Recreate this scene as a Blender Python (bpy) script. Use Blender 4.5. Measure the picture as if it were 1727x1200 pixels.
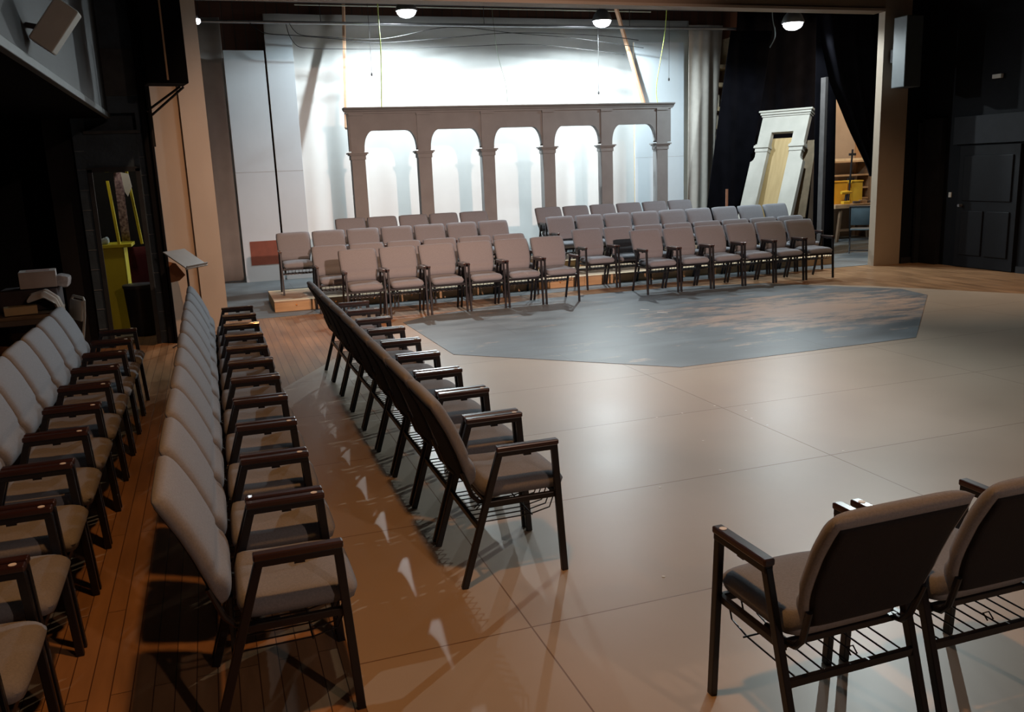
import bpy, bmesh, math, random
from mathutils import Vector, Matrix, Euler
random.seed(7)
for o in list(bpy.data.objects): bpy.data.objects.remove(o)
S = bpy.context.scene
PI = math.pi

# ------------------------------------------------------------------ camera
YAW, PITCH, ROLL, FPX = math.radians(18.6), .2108, .0404, 1467.0
cam_d = bpy.data.cameras.new('camera'); cam = bpy.data.objects.new('camera', cam_d)
S.collection.objects.link(cam)
cam_d.sensor_fit = 'HORIZONTAL'; cam_d.sensor_width = 36.0; cam_d.lens = FPX / 1727.0 * 36.0
cam_d.clip_start = .05
fwd = Vector((math.sin(YAW) * math.cos(PITCH), math.cos(YAW) * math.cos(PITCH), -math.sin(PITCH)))
rt = Vector((math.cos(YAW), -math.sin(YAW), 0))
up = rt.cross(fwd)
r2 = rt * math.cos(ROLL) + up * math.sin(ROLL) * -1
# image-down direction leans towards +x in the picture by ROLL
u2 = up * math.cos(ROLL) + rt * math.sin(ROLL) * 1
m = Matrix((r2, u2, -fwd)).transposed().to_4x4(); m.translation = Vector((0, 0, 1.82))
CAM_M = m
cam.matrix_world = m
S.camera = cam

# ------------------------------------------------------------------ world, light, exposure
S.view_settings.view_transform = 'Standard'; S.view_settings.look = 'None'
S.view_settings.gamma = 1.0; S.view_settings.exposure = 0.0; S.view_settings.use_curve_mapping = False
W = bpy.data.worlds.new('world'); S.world = W; W.use_nodes = True
W.node_tree.nodes['Background'].inputs[0].default_value = (.40, .5, .62, 1)
W.node_tree.nodes['Background'].inputs[1].default_value = .012

def light(name, kind, loc, power, color, target=None, size=.1, spot=60, blend=.5):
    d = bpy.data.lights.new(name, kind); d.energy = power; d.color = color
    if kind in ('POINT', 'SPOT'): d.shadow_soft_size = size
    if kind == 'SPOT': d.spot_size = math.radians(spot); d.spot_blend = blend
    o = bpy.data.objects.new(name, d); S.collection.objects.link(o); o.location = loc
    if target is not None:
        o.rotation_euler = (Vector(target) - Vector(loc)).to_track_quat('-Z', 'Y').to_euler()
    return o
COOL = (.86, .97, 1.0); AMBER = (1.0, .43, .13); WARM = (1.0, .60, .38)
LAMPS = [(3.58, 15.6, 4.66), (7.28, 15.6, 4.54), (9.72, 13.2, 4.1)]
light('stage_lamp_light', 'SPOT', (3.58, 15.6, 4.43), 600, COOL, (3.58, 15.6, 0), .05, 174, .3)
light('stage_lamp_light', 'SPOT', (7.28, 15.6, 4.32), 600, COOL, (7.28, 15.6, 0), .05, 174, .3)
light('stage_lamp_light', 'SPOT', (9.72, 13.2, 3.93), 330, COOL, (9.72, 13.2, 0), .05, 172, .3)
light('house_cool_spot', 'SPOT', (8.7, 9.6, 5.6), 900, (.88, 1.0, 1.0), (1.3, 4.6, 0), .03, 70, .9)
light('house_amber_light', 'SPOT', (.55, 2.3, 4.5), 230, AMBER, (.75, 2.6, 0), .10, 128, .45)
light('house_back_warm_spot', 'SPOT', (3.2, -4.5, 4.6), 7600, (1.0, .66, .53), (4.2, 12.3, .8), .1, 33, 1.0)
light('house_amber_spot', 'SPOT', (1.9, 8.0, 5.0), 640, (1.0, .54, .30), (1.6, 11.4, .9), .06, 75, .9)
light('house_amber_spot', 'SPOT', (10.0, 7.0, 5.2), 330, (1.0, .62, .36), (9.3, 9.8, .0), .06, 70, .9)
light('house_back_warm_spot', 'SPOT', (3.6, -4.3, 4.6), 330, (1.0, .66, .50), (2.4, 2.6, .3), .08, 70, .9)
light('doorway_fill_light', 'POINT', (-1.15, 11.35, 2.7), 12, (1.0, .86, .62), None, .1)  # unseen fill, added to brighten the booth and doorway
light('shop_light', 'POINT', (13.4, 15.2, 3.4), 110, (1.0, .74, .50), None, .15)

# ------------------------------------------------------------------ helpers
C = S.collection
MATS = {}
def mat(name, col, rough=.6, metal=0., var=0., scale=8., bump=0., bscale=60., coat=0., emit=None, es=0., stretch=(1, 1, 1), col2=None, spec=.5):
    if name in MATS: return MATS[name]
    M = bpy.data.materials.new(name); M.use_nodes = True; nt = M.node_tree; N = nt.nodes; L = nt.links
    B = N['Principled BSDF']
    B.inputs['Base Color'].default_value = (*col, 1); B.inputs['Roughness'].default_value = rough
    B.inputs['Metallic'].default_value = metal; B.inputs['Coat Weight'].default_value = coat
    B.inputs['Specular IOR Level'].default_value = spec
    tc = N.new('ShaderNodeTexCoord'); mp = N.new('ShaderNodeMapping'); mp.inputs['Scale'].default_value = stretch
    L.new(tc.outputs['Object'], mp.inputs['Vector'])
    if var or col2:
        n = N.new('ShaderNodeTexNoise'); n.inputs['Scale'].default_value = scale; n.inputs['Detail'].default_value = 6
        L.new(mp.outputs['Vector'], n.inputs['Vector'])
        r = N.new('ShaderNodeValToRGB'); r.color_ramp.elements[0].position = .3; r.color_ramp.elements[1].position = .7
        c2 = col2 or tuple(c * (1 + var) for c in col); c1 = col if col2 else tuple(c * (1 - var) for c in col)
        r.color_ramp.elements[0].color = (*c1, 1); r.color_ramp.elements[1].color = (*c2, 1)
        L.new(n.outputs['Fac'], r.inputs['Fac']); L.new(r.outputs['Color'], B.inputs['Base Color'])
    if bump:
        n = N.new('ShaderNodeTexNoise'); n.inputs['Scale'].default_value = bscale; n.inputs['Detail'].default_value = 4
        L.new(mp.outputs['Vector'], n.inputs['Vector'])
        b = N.new('ShaderNodeBump'); b.inputs['Strength'].default_value = bump; b.inputs['Distance'].default_value = .01
        L.new(n.outputs['Fac'], b.inputs['Height']); L.new(b.outputs['Normal'], B.inputs['Normal'])
    if emit: B.inputs['Emission Color'].default_value = (*emit, 1); B.inputs['Emission Strength'].default_value = es
    MATS[name] = M; return M

def floor_mat(name, c1, c2, bw, rh, mort, mcol, msize, shift, off, rough, rvar=.1, rot=0., nscale=1.5, nvar=.15, scuff=None, squash=(1, 1, 1), bumpd=.1):
    M = bpy.data.materials.new(name); M.use_nodes = True; nt = M.node_tree; N = nt.nodes; L = nt.links
    B = N['Principled BSDF']; B.inputs['Roughness'].default_value = rough; B.inputs['Specular IOR Level'].default_value = .38
    g = N.new('ShaderNodeNewGeometry')
    mp = N.new('ShaderNodeMapping'); mp.inputs['Location'].default_value = shift; mp.inputs['Rotation'].default_value = (0, 0, rot)
    L.new(g.outputs['Position'], mp.inputs['Vector'])
    br = N.new('ShaderNodeTexBrick'); br.inputs['Scale'].default_value = 1.; br.inputs['Brick Width'].default_value = bw
    br.inputs['Row Height'].default_value = rh; br.inputs['Mortar Size'].default_value = msize; br.inputs['Mortar Smooth'].default_value = .1
    br.offset = off; br.inputs['Color1'].default_value = (*c1, 1); br.inputs['Color2'].default_value = (*c2, 1); br.inputs['Mortar'].default_value = (*mcol, 1)
    L.new(mp.outputs['Vector'], br.inputs['Vector'])
    n = N.new('ShaderNodeTexNoise'); n.inputs['Scale'].default_value = nscale; n.inputs['Detail'].default_value = 8
    m2 = N.new('ShaderNodeMapping'); m2.inputs['Scale'].default_value = squash; L.new(g.outputs['Position'], m2.inputs['Vector']); L.new(m2.outputs['Vector'], n.inputs['Vector'])
    mr = N.new('ShaderNodeMapRange'); mr.inputs['From Min'].default_value = .3; mr.inputs['From Max'].default_value = .7
    mr.inputs['To Min'].default_value = 1 - nvar; mr.inputs['To Max'].default_value = 1 + nvar; L.new(n.outputs['Fac'], mr.inputs['Value'])
    mx = N.new('ShaderNodeMix'); mx.data_type = 'RGBA'; mx.blend_type = 'MULTIPLY'; mx.inputs['Factor'].default_value = 1
    L.new(br.outputs['Color'], mx.inputs['A']); L.new(mr.outputs['Result'], mx.inputs['B'])
    out = mx.outputs['Result']
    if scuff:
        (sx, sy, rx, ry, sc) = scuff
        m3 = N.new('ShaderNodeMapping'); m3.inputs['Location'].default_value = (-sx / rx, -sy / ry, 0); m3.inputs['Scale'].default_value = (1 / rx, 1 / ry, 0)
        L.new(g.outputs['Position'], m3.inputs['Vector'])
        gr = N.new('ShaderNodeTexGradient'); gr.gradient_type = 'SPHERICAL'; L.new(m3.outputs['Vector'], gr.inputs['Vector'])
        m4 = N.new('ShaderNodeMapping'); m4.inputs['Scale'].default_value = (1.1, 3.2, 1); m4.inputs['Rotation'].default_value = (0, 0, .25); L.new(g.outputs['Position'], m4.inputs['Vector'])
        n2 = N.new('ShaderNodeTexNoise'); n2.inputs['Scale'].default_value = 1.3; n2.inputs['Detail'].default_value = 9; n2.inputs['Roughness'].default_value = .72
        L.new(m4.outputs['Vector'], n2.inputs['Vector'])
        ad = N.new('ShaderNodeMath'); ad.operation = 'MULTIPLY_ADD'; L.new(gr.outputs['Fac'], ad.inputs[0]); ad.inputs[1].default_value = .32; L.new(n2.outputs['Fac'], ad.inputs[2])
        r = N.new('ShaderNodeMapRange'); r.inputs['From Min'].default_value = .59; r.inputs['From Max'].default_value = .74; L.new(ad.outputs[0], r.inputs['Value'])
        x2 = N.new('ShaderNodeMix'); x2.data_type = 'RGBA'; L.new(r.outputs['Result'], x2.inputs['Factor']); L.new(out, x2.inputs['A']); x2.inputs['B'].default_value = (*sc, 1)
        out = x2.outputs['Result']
    L.new(out, B.inputs['Base Color'])
    rr = N.new('ShaderNodeMapRange'); rr.inputs['To Min'].default_value = rough - rvar; rr.inputs['To Max'].default_value = rough + rvar
    L.new(n.outputs['Fac'], rr.inputs['Value']); L.new(rr.outputs['Result'], B.inputs['Roughness'])
    bp = N.new('ShaderNodeBump'); bp.invert = True; bp.inputs['Strength'].default_value = .5; bp.inputs['Distance'].default_value = .003 * bumpd * 10
    L.new(br.outputs['Fac'], bp.inputs['Height']); L.new(bp.outputs['Normal'], B.inputs['Normal'])
    MATS[name] = M; return M

def bm_new(): return bmesh.new()
def xf(verts, M):
    for v in verts: v.co = M @ v.co
def box(bm, c, s, rot=(0, 0, 0), bev=0., seg=2, mi=0):
    r = bmesh.ops.create_cube(bm, size=1.0); vs = r['verts']
    for v in vs: v.co = Vector((v.co.x * s[0], v.co.y * s[1], v.co.z * s[2]))
    if bev:
        es = list({e for v in vs for e in v.link_edges})
        rb = bmesh.ops.bevel(bm, geom=es, offset=min(bev, min(s) * .45), segments=seg, profile=.5, affect='EDGES')
        vs = list({v for f in rb['faces'] for v in f.verts} | {v for v in vs if v.is_valid})
    M = Matrix.Translation(Vector(c)) @ Euler(rot).to_matrix().to_4x4()
    xf(vs, M)
    return vs
def b2(bm, x0, x1, y0, y1, z0, z1, bev=0.):
    return box(bm, ((x0 + x1) / 2, (y0 + y1) / 2, (z0 + z1) / 2), (abs(x1 - x0), abs(y1 - y0), abs(z1 - z0)), bev=bev)
def bar(bm, p0, p1, w, h, bev=0., roll=0.):
    p0, p1 = Vector(p0), Vector(p1); d = p1 - p0
    q = d.to_track_quat('Z', 'Y').to_euler()
    vs = box(bm, (0, 0, 0), (w, h, d.length), bev=bev)
    M = Matrix.Translation((p0 + p1) / 2) @ d.to_track_quat('Z', 'Y').to_matrix().to_4x4() @ Matrix.Rotation(roll, 4, 'Z')
    xf(vs, M); return vs
def tube(bm, pts, r, n=8, caps=True):
    pts = [Vector(p) for p in pts]; rings = []
    prev = None
    for i, p in enumerate(pts):
        d = (pts[min(i + 1, len(pts) - 1)] - pts[max(i - 1, 0)]).normalized()
        if prev is None:
            a = d.orthogonal().normalized()
        else:
            a = (prev - d * prev.dot(d)).normalized()
        prev = a; b = d.cross(a)
        rr = r[i] if isinstance(r, (list, tuple)) else r
        rings.append([bm.verts.new(p + (a * math.cos(2 * PI * k / n) + b * math.sin(2 * PI * k / n)) * rr) for k in range(n)])
    for i in range(len(rings) - 1):
        for k in range(n): bm.faces.new((rings[i][k], rings[i][(k + 1) % n], rings[i + 1][(k + 1) % n], rings[i + 1][k]))
    if caps:
        bm.faces.new(rings[0][::-1]); bm.faces.new(rings[-1])
def lathe(bm, prof, c=(0, 0, 0), n=20):
    rings = []
    for (r, z) in prof: rings.append([bm.verts.new((c[0] + r * math.cos(2 * PI * k / n), c[1] + r * math.sin(2 * PI * k / n), c[2] + z)) for k in range(n)])
    for i in range(len(rings) - 1):
        for k in range(n): bm.faces.new((rings[i][k], rings[i][(k + 1) % n], rings[i + 1][(k + 1) % n], rings[i + 1][k]))
    bm.faces.new(rings[0][::-1]); bm.faces.new(rings[-1])
def prism(bm, poly, y0, y1, plane='XZ'):
    def P(a, b, t): return (a, t, b) if plane == 'XZ' else ((a, b, t) if plane == 'XY' else (t, a, b))
    A = [bm.verts.new(P(a, b, y0)) for a, b in poly]; B = [bm.verts.new(P(a, b, y1)) for a, b in poly]
    n = len(poly)
    bm.faces.new(A); bm.faces.new(B[::-1])
    for i in range(n): bm.faces.new((A[i], B[i], B[(i + 1) % n], A[(i + 1) % n]))
def obj(name, bm, m, parent=None, smooth=False, loc=None, label=None):
    bmesh.ops.recalc_face_normals(bm, faces=bm.faces)
    me = bpy.data.meshes.new(name); bm.to_mesh(me); bm.free()
    ms = m if isinstance(m, list) else [m]
    for q in ms: me.materials.append(q)
    if smooth:
        for p in me.polygons: p.use_smooth = True
        if smooth != 'all': me.set_sharp_from_angle(angle=math.radians(40))
    o = bpy.data.objects.new(name, me); C.objects.link(o)
    if parent: o.parent = parent
    if loc: o.location = loc
    if label: o['label'] = label
    return o
def tag(o, label, cat, group=None, kind=None):
    o['label'] = label; o['category'] = cat
    if group: o['group'] = group
    if kind: o['kind'] = kind
    return o
def thing(name, label, cat, loc=(0, 0, 0), rz=0., group=None):
    o = bpy.data.objects.new(name, None); C.objects.link(o); o.location = loc; o.rotation_euler = (0, 0, rz); o.empty_display_size = .1
    return tag(o, label, cat, group)
def struct(name, bm, m, smooth=False):
    o = obj(name, bm, m, smooth=smooth); o['kind'] = 'structure'; return o
def setorigin(o, p):
    p = Vector(p)
    o.data.transform(Matrix.Translation(-p)); o.location = p
def dup(root, loc, rz, label, group):
    r = root.copy(); C.objects.link(r); r.location = loc; r.rotation_euler = (0, 0, rz); r['label'] = label; r['group'] = group
    for ch in list(root.children):
        c = ch.copy(); C.objects.link(c); c.parent = r
        for g in ch.children:
            d = g.copy(); C.objects.link(d); d.parent = c
    return r
ORD = ['first', 'second', 'third', 'fourth', 'fifth', 'sixth', 'seventh', 'eighth', 'ninth', 'tenth', 'eleventh', 'twelfth']

# ------------------------------------------------------------------ materials
BLK = mat('black_paint', (.012, .013, .017), .75, var=.3, scale=3, bump=.15, bscale=25)
BLK2 = mat('black_wall_paint', (.005, .006, .009), .7, spec=.2, var=.2, scale=2.5, bump=.2, bscale=30)
BLOCK = floor_mat('block_wall_black', (.045, .055, .068), (.05, .06, .075), .4, .2, 0, (.03, .035, .045), .006, (0, 0, 0), .5, .55, nvar=.15)
BEIGE = mat('beige_wall_paint', (.40, .32, .24), .7, var=.06, scale=1.2, bump=.05, bscale=40)
VOID = mat('black_velour', (.004, .004, .006), 1., var=.3, scale=4, spec=.05)
WHITE = mat('white_scenery_paint', (.57, .65, .71), .7, var=.04, scale=1.4, bump=.08, bscale=12)
ARCHM = mat('arch_grey_paint', (.255, .26, .265), .75, var=.08, scale=4, bump=.06, bscale=30)
MUSLIN = mat('white_muslin', (.66, .68, .68), .85, var=.03, scale=2)
GREYCL = mat('grey_drape_cloth', (.32, .31, .30), .9, var=.1, scale=3)
FABRIC = mat('grey_upholstery', (.240, .252, .282), .93, var=.10, scale=140, bump=.25, bscale=420)
BACKFB = mat('charcoal_back_fabric', (.008, .008, .012), .9, var=.2, scale=160, bump=.2, bscale=400)
FRAME = mat('dark_brown_steel', (.009, .009, .013), .34, metal=.1, var=.15, scale=20)
ARMW = mat('mahogany_arm_pad', (.036, .014, .012), .28, var=.35, scale=14, stretch=(1, .12, 1), coat=.3)
TAGM = mat('cream_sticker', (.75, .68, .58), .5, var=.05, scale=20)
RAWPLY = mat('raw_plywood', (.55, .37, .20), .6, col2=(.42, .27, .13), scale=3, stretch=(1, 6, 6), bump=.05)
PALEWOOD = mat('pale_pine', (.66, .52, .33), .6, var=.12, scale=4, stretch=(.4, 6, 6))
DKTOP = mat('platform_top_black', (.05, .045, .045), .6, var=.4, scale=5)
STEEL = mat('pipe_steel', (.35, .36, .38), .35, metal=.8, var=.1, scale=10)
DKSTEEL = mat('dark_joist_steel', (.03, .03, .035), .5, metal=.3, var=.2, scale=8)
CABLE = mat('black_cable', (.02, .02, .022), .6, var=.1, scale=10)
ROPE = mat('yellow_green_rope', (.55, .70, .12), .6, var=.15, scale=50)
BRICK = floor_mat('brown_brick', (.10, .045, .03), (.13, .06, .04), .2, .07, 0, (.07, .05, .04), .01, (0, 0, 0), .5, .85)
YELLOW = mat('yellow_booth_paint', (.62, .52, .02), .5, var=.06, scale=3)
MAROON = mat('maroon_cloth', (.12, .015, .03), .85, var=.2, scale=6)
GLOW = mat('lamp_glow', (1, 1, 1), .5, emit=(.92, .97, 1.0), es=30, var=.01)
REFL = mat('lamp_reflector', (.18, .19, .2), .4, metal=.5, var=.05)
BLUEG = mat('blue_grey_vinyl', (.10, .15, .18), .5, var=.08, scale=8)

# ================================================================== SETTING
WOOD = floor_mat('wood_plank_floor', (.36, .21, .11), (.30, .17, .085), 1.6, .075, 0, (.10, .05, .025), .0022, (0, 0, 0), .43, .36, rot=PI / 2, nscale=2.5, nvar=.3, squash=(3, .5, 1))
TAN = floor_mat('tan_painted_sheets', (.43, .355, .275), (.41, .34, .265), 2.44, 1.22, 0, (.20, .13, .08), .0035, (-1.06, -.60, 0), .0, .38, rvar=.06, nscale=1.2, nvar=.07)
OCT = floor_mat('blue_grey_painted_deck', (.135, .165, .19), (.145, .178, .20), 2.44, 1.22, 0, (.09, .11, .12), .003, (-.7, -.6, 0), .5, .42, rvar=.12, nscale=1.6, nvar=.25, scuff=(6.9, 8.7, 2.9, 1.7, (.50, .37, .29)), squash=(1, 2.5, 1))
STG = floor_mat('stage_deck_paint', (.125, .15, .165), (.14, .165, .18), 2.44, 1.22, 0, (.06, .07, .08), .004, (0, 0, 0), .5, .5, rvar=.12, nscale=1.8, nvar=.3)

bm = bm_new(); b2(bm, -4.5, 15.5, -7, 18.2, -.12, 0.); struct('floor', bm, WOOD)
bm = bm_new(); prism(bm, [(-.2, 12.0), (15, 12.0), (15, 17.9), (-2.6, 17.9), (-2.6, 15.0), (-.2, 13.0)], .0002, .004, 'XY'); struct('floor_stage_deck', bm, STG)
bm = bm_new(); prism(bm, [(.34, -6.8), (10.4, -6.8), (10.4, 7.6), (9.76, 8.34), (8.76, 10.0), (7.9, 10.9), (2.15, 10.9), (.93, 8.59), (.34, 7.55)], .0003, .005, 'XY'); struct('floor_tan_sheets', bm, TAN)
bm = bm_new(); prism(bm, [(3.9, 6.8), (6.6, 6.83), (8.75, 8.9), (8.88, 9.5), (7.75, 11.05), (6.5, 11.45), (4.3, 11.5), (2.55, 10.93), (2.15, 10.6), (2.2, 8.4)], .0052, .009, 'XY'); struct('floor_blue_octagon', bm, OCT)

bm = bm_new(); b2(bm, -4.5, 15.5, 17.75, 17.95, 0, 6.2); struct('wall_back', bm, BRICK)
bm = bm_new(); b2(bm, -4.5, 15.5, -7, 12.0, 5.95, 6.1); struct('ceiling', bm, BLK)
bm = bm_new(); b2(bm, -4.5, 15.5, 12.0, 17.9, 5.35, 5.5); struct('ceiling_stage', bm, BLK)
# left side: far dark wall, lit block wall with a doorway, splayed beige wall
bm = bm_new(); b2(bm, -4.4, -4.2, -7, 17.9, 0, 6.2); struct('wall_left', bm, BLK)
bm = bm_new(); b2(bm, -4.2, -1.5, 12.6, 12.75, 0, 5.9); struct('wall_left_recess', bm, BLK)
bm = bm_new(); b2(bm, -1.62, -1.52, 11.0, 13.6, 0, 5.9); struct('wall_fill_blocker', bm, BLK)  # unseen wall added to keep the doorway fill off the recess
bm = bm_new(); b2(bm, -1.62, -1.32, 10.9, 11.0, 0, 5.9); struct('wall_left_jog', bm, BLK)
bm = bm_new()
b2(bm, -1.32, -1.21, 10.8, 11.0, 0, 1.98); b2(bm, -.69, -.50, 10.8, 11.0, 0, 1.98); b2(bm, -1.32, -.50, 10.8, 11.0, 1.98, 2.42)
b2(bm, -.66, -.50, 10.8, 11.0, 2.42, 2.60); b2(bm, -1.32, -1.19, 10.8, 11.0, 2.42, 2.60)
b2(bm, -1.32, -.50, 10.95, 11.0, 2.42, 2.60); b2(bm, -1.32, -.50, 10.8, 11.0, 2.60, 5.9)
BLOCK2 = mat('charcoal_block_paint', (.050, .085, .125), .55, var=.25, scale=5, bump=.3, bscale=30)
struct('wall_left_doorway', bm, BLOCK2)
bm = bm_new()
for z in [.22, .45, .67, .9, 1.12, 1.34, 1.56, 1.78, 2.0, 2.2]:
    b2(bm, -1.318, -1.225, 10.792, 10.8, z, z + .006); b2(bm, -.668, -.61, 10.792, 10.8, z - .08, z - .074)
MORT = mat('pale_mortar', (.22, .25, .28), .8, var=.3, scale=20)
struct('trim_6', bm, MORT)
bm = bm_new(); b2(bm, -1.215, -1.17, 10.775, 10.81, 0, 2.0); b2(bm, -.725, -.68, 10.775, 10.81, 0, 2.0); b2(bm, -1.215, -.68, 10.775, 10.81, 1.97, 2.02); struct('trim_1', bm, mat('door_frame_black', (.03, .036, .045), .4, var=.2))
bm = bm_new(); b2(bm, -.60, -.53, 10.72, 10.80, 0, 5.9, .01); b2(bm, -.52, -.495, 10.69, 10.80, 0, 5.9); struct('trim_2', bm, BLK2)
bm = bm_new(); b2(bm, -1.0, -.6, 10.78, 10.8, 2.78, 3.27, .0); b2(bm, -1.2, -.62, 10.74, 10.8, 2.38, 2.41); struct('trim_3', bm, mat('grey_black_panel', (.06, .07, .08), .6, var=.2))
bm = bm_new(); prism(bm, [(-.5, 10.76), (.08, 11.6), (.08, 12.1), (-.12, 12.1), (-.6, 11.0)], 0, 5.9, 'XY'); struct('wall_proscenium_left', bm, BEIGE)
bm = bm_new(); prism(bm, [(-.19, 11.15), (.1, 11.57), (.1, 11.7), (.0, 11.7)], 0, 5.9, 'XY'); struct('trim_4', bm, BEIGE)
bm = bm_new(); b2(bm, -3.4, -1.32, 10.95, 11.0, 0, .01); bm.free()
bm = bm_new(); b2(bm, -3.2, -.3, 13.6, 13.7, 0, 3); struct('wall_dressing_room', bm, BLK)
# header and right column
HEAD = mat('brown_beige_header', (.30, .22, .15), .7, var=.08, scale=1.5)
bm = bm_new(); b2(bm, .0, 10.449, 11.84, 12.1, 4.03, 5.9); struct('wall_header', bm, HEAD)
bm = bm_new(); b2(bm, .0, 10.449, 11.81, 11.84, 4.03, 4.07); struct('trim_5', bm, BEIGE)
bm = bm_new(); b2(bm, 10.45, 10.98, 11.84, 11.98, 0, 5.9); struct('wall_proscenium_right', bm, BEIGE)
bm = bm_new(); b2(bm, 10.98, 11.42, 11.85, 12.05, 0, 5.9); struct('wall_right_return', bm, BLK2)
bm = bm_new(); b2(bm, 11.4, 11.6, -7, 11.85, 0, 5.9); struct('wall_right', bm, BLK2)
bm = bm_new(); b2(bm, 11.30, 11.41, 11.40, 11.82, 0, 2.36); b2(bm, 11.34, 11.41, 9.6, 11.2, 1.93, 2.35); b2(bm, 11.2, 11.3, 11.75, 11.8, 0, 2.3); struct('trim_7', bm, mat('charcoal_pilaster', (.016, .018, .023), .6, var=.2, scale=4, spec=.2))
bm = bm_new(); b2(bm, 11.35, 11.40, 9.95, 11.05, 0.01, 1.90, .004); d = struct('door_1', bm, mat('black_door_paint', (.005, .0055, .008), .6, var=.15, spec=.2))
bm = bm_new(); b2(bm, 11.33, 11.37, 10.05, 10.47, .2, .9, .01); b2(bm, 11.33, 11.37, 10.53, 10.95, .2, .9, .01); b2(bm, 11.33, 11.37, 10.05, 10.95, 1.05, 1.75, .01); obj('door_panel', bm, MATS['black_door_paint'], d)
bm = bm_new(); tube(bm, [(11.28, 10.96, .98), (11.36, 10.96, .98)], .022); obj('door_knob', bm, STEEL, d, True)
bm = bm_new(); b2(bm, 11.37, 11.40, -7, 9.9, 0, .1); b2(bm, 11.0, 11.3, 11.82, 11.85, 0, .1); struct('baseboard_right', bm, BLK)
# backstage right walls
bm = bm_new(); b2(bm, 15.3, 15.5, 12, 17.9, 0, 5.9); struct('wall_stage_right', bm, mat('shop_wall_beige', (.42, .33, .25), .8, var=.1, scale=2))
bm = bm_new(); b2(bm, 12.55, 15.3, 16.75, 16.85, 0, 5.3); struct('wall_shop_back', bm, MATS['shop_wall_beige'])
bm = bm_new(); b2(bm, 14.1, 15.3, 16.70, 16.75, 1.4, 3.6); o = struct('trim_8', bm, mat('shop_brown_board', (.42, .24, .12), .7, var=.08, scale=2))
bm = bm_new(); b2(bm, -2.7, -2.55, 12.75, 17.9, 0, 5.9); struct('wall_stage_left', bm, BRICK)

# stage ceiling joists
def joist(y, z, lab):
    bm = bm_new(); b2(bm, -2.5, 15, y - .04, y + .04, z, z + .05); b2(bm, -2.5, 15, y - .04, y + .04, z + .42, z + .47)
    x = -2.4
    while x < 14.6:
        bar(bm, (x, y, z + .04), (x + .3, y, z + .43), .022, .022); bar(bm, (x + .3, y, z + .43), (x + .6, y, z + .04), .022, .022); x += .6
    o = struct('ceiling_joist', bm, DKSTEEL); return o
for y in (12.9, 13.9, 14.9, 15.9, 16.9): joist(y, 4.86 if y < 15 else 4.9, '')

# soffit duct along the left wall
s = thing('ceiling_duct', 'long dark grey boxed duct along the upper left wall', 'duct', (-.93, 8, 2.55))
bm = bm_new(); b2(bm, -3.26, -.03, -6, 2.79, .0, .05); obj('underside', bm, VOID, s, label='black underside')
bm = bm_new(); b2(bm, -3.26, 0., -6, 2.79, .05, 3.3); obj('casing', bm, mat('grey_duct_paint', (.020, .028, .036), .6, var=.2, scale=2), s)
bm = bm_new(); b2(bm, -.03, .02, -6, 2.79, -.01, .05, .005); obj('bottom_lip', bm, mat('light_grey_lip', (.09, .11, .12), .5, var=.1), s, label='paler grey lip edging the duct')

# ================================================================== CHAIR
def interp(tab, v):
    for (a, A), (b, B) in zip(tab, tab[1:]):
        if v <= b:
            t = (v - a) / (b - a)
            if isinstance(A, tuple): return tuple(x + (y - x) * t for x, y in zip(A, B))
            return A + (B - A) * t
    return tab[-1][1]
def pillow(bm, f, nu, nv):
    """closed cushion: f(u, v, side) -> point, sides meet at the border"""
    G = {}
    def cs(i, n):   # denser near the border
        t = -1 + 2 * i / n; return math.sin(t * PI / 2) * .55 + t * .45
    for sd in (1, -1):
        for i in range(nu + 1):
            for j in range(nv + 1):
                edge = i in (0, nu) or j in (0, nv)
                if edge and sd == -1: G[(sd, i, j)] = G[(1, i, j)]
                else: G[(sd, i, j)] = bm.verts.new(f(cs(i, nu), cs(j, nv), 0 if edge else sd))
        for i in range(nu):
            for j in range(nv):
                q = (G[(sd, i, j)], G[(sd, i + 1, j)], G[(sd, i + 1, j + 1)], G[(sd, i, j + 1)])
                if len(set(q)) == 4: bm.faces.new(q if sd == 1 else q[::-1])
CL = [(-1, (-.176, .462)), (-.7, (-.188, .505)), (-.4, (-.200, .555)), (0, (-.232, .645)), (.4, (-.270, .735)), (.75, (-.312, .815)), (1, (-.345, .872))]
def back_f(u, v, sd):
    y, z = interp(CL, v); y2, z2 = interp(CL, min(1, v + .05)); y1, z1 = interp(CL, max(-1, v - .05))
    t = Vector((y2 - y1, z2 - z1)).normalized(); n = Vector((t.y, -t.x))   # n points forward (+y)
    w = interp([(-1, .205), (-.6, .228), (-.2, .246), (.5, .252), (.8, .251), (1, .243)], v)
    z -= .012 * abs(u) ** 8 * max(0, v) ** 3
    e = ((1 - abs(u) ** 7) * (1 - abs(v) ** 10)) ** .38 if sd else 0
    crease = 1 - .42 * math.exp(-((v + .32) / .055) ** 2)
    T = (.040 + .010 * math.exp(-((v + .62) / .25) ** 2)) * crease if sd > 0 else .022
    off = e * T * sd
    return Vector((u * w, y + n.x * off, z + n.y * off))
def panel_f(u, v, sd):
    p0 = back_f(u * .90, -.97 + (v + 1) * .5 * 1.86, -1 if sd else -1)
    off = -.007 if sd < 0 else (.004 if sd > 0 else -.001)
    e = -.007 if sd < 0 else .0
    return Vector((p0.x, p0.y + off, p0.z))
def seat_f(u, v, sd):
    y = .069 + v * .203; hw = .218
    zt = .428
    droop = -.018 * max(0, v) ** 4 + .012 * max(0, -v) ** 3
    e = ((1 - abs(u) ** 9) * (1 - abs(v) ** 12)) ** .36 if sd else 0
    z = zt + (droop if sd > 0 else 0) + e * (.040 + .010 * (1 - u * u) if sd > 0 else -.043)
    return Vector((u * hw * (1 - .07 * abs(v) ** 8), .069 + v * .203 * (1 - .07 * abs(u) ** 8), z))
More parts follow.
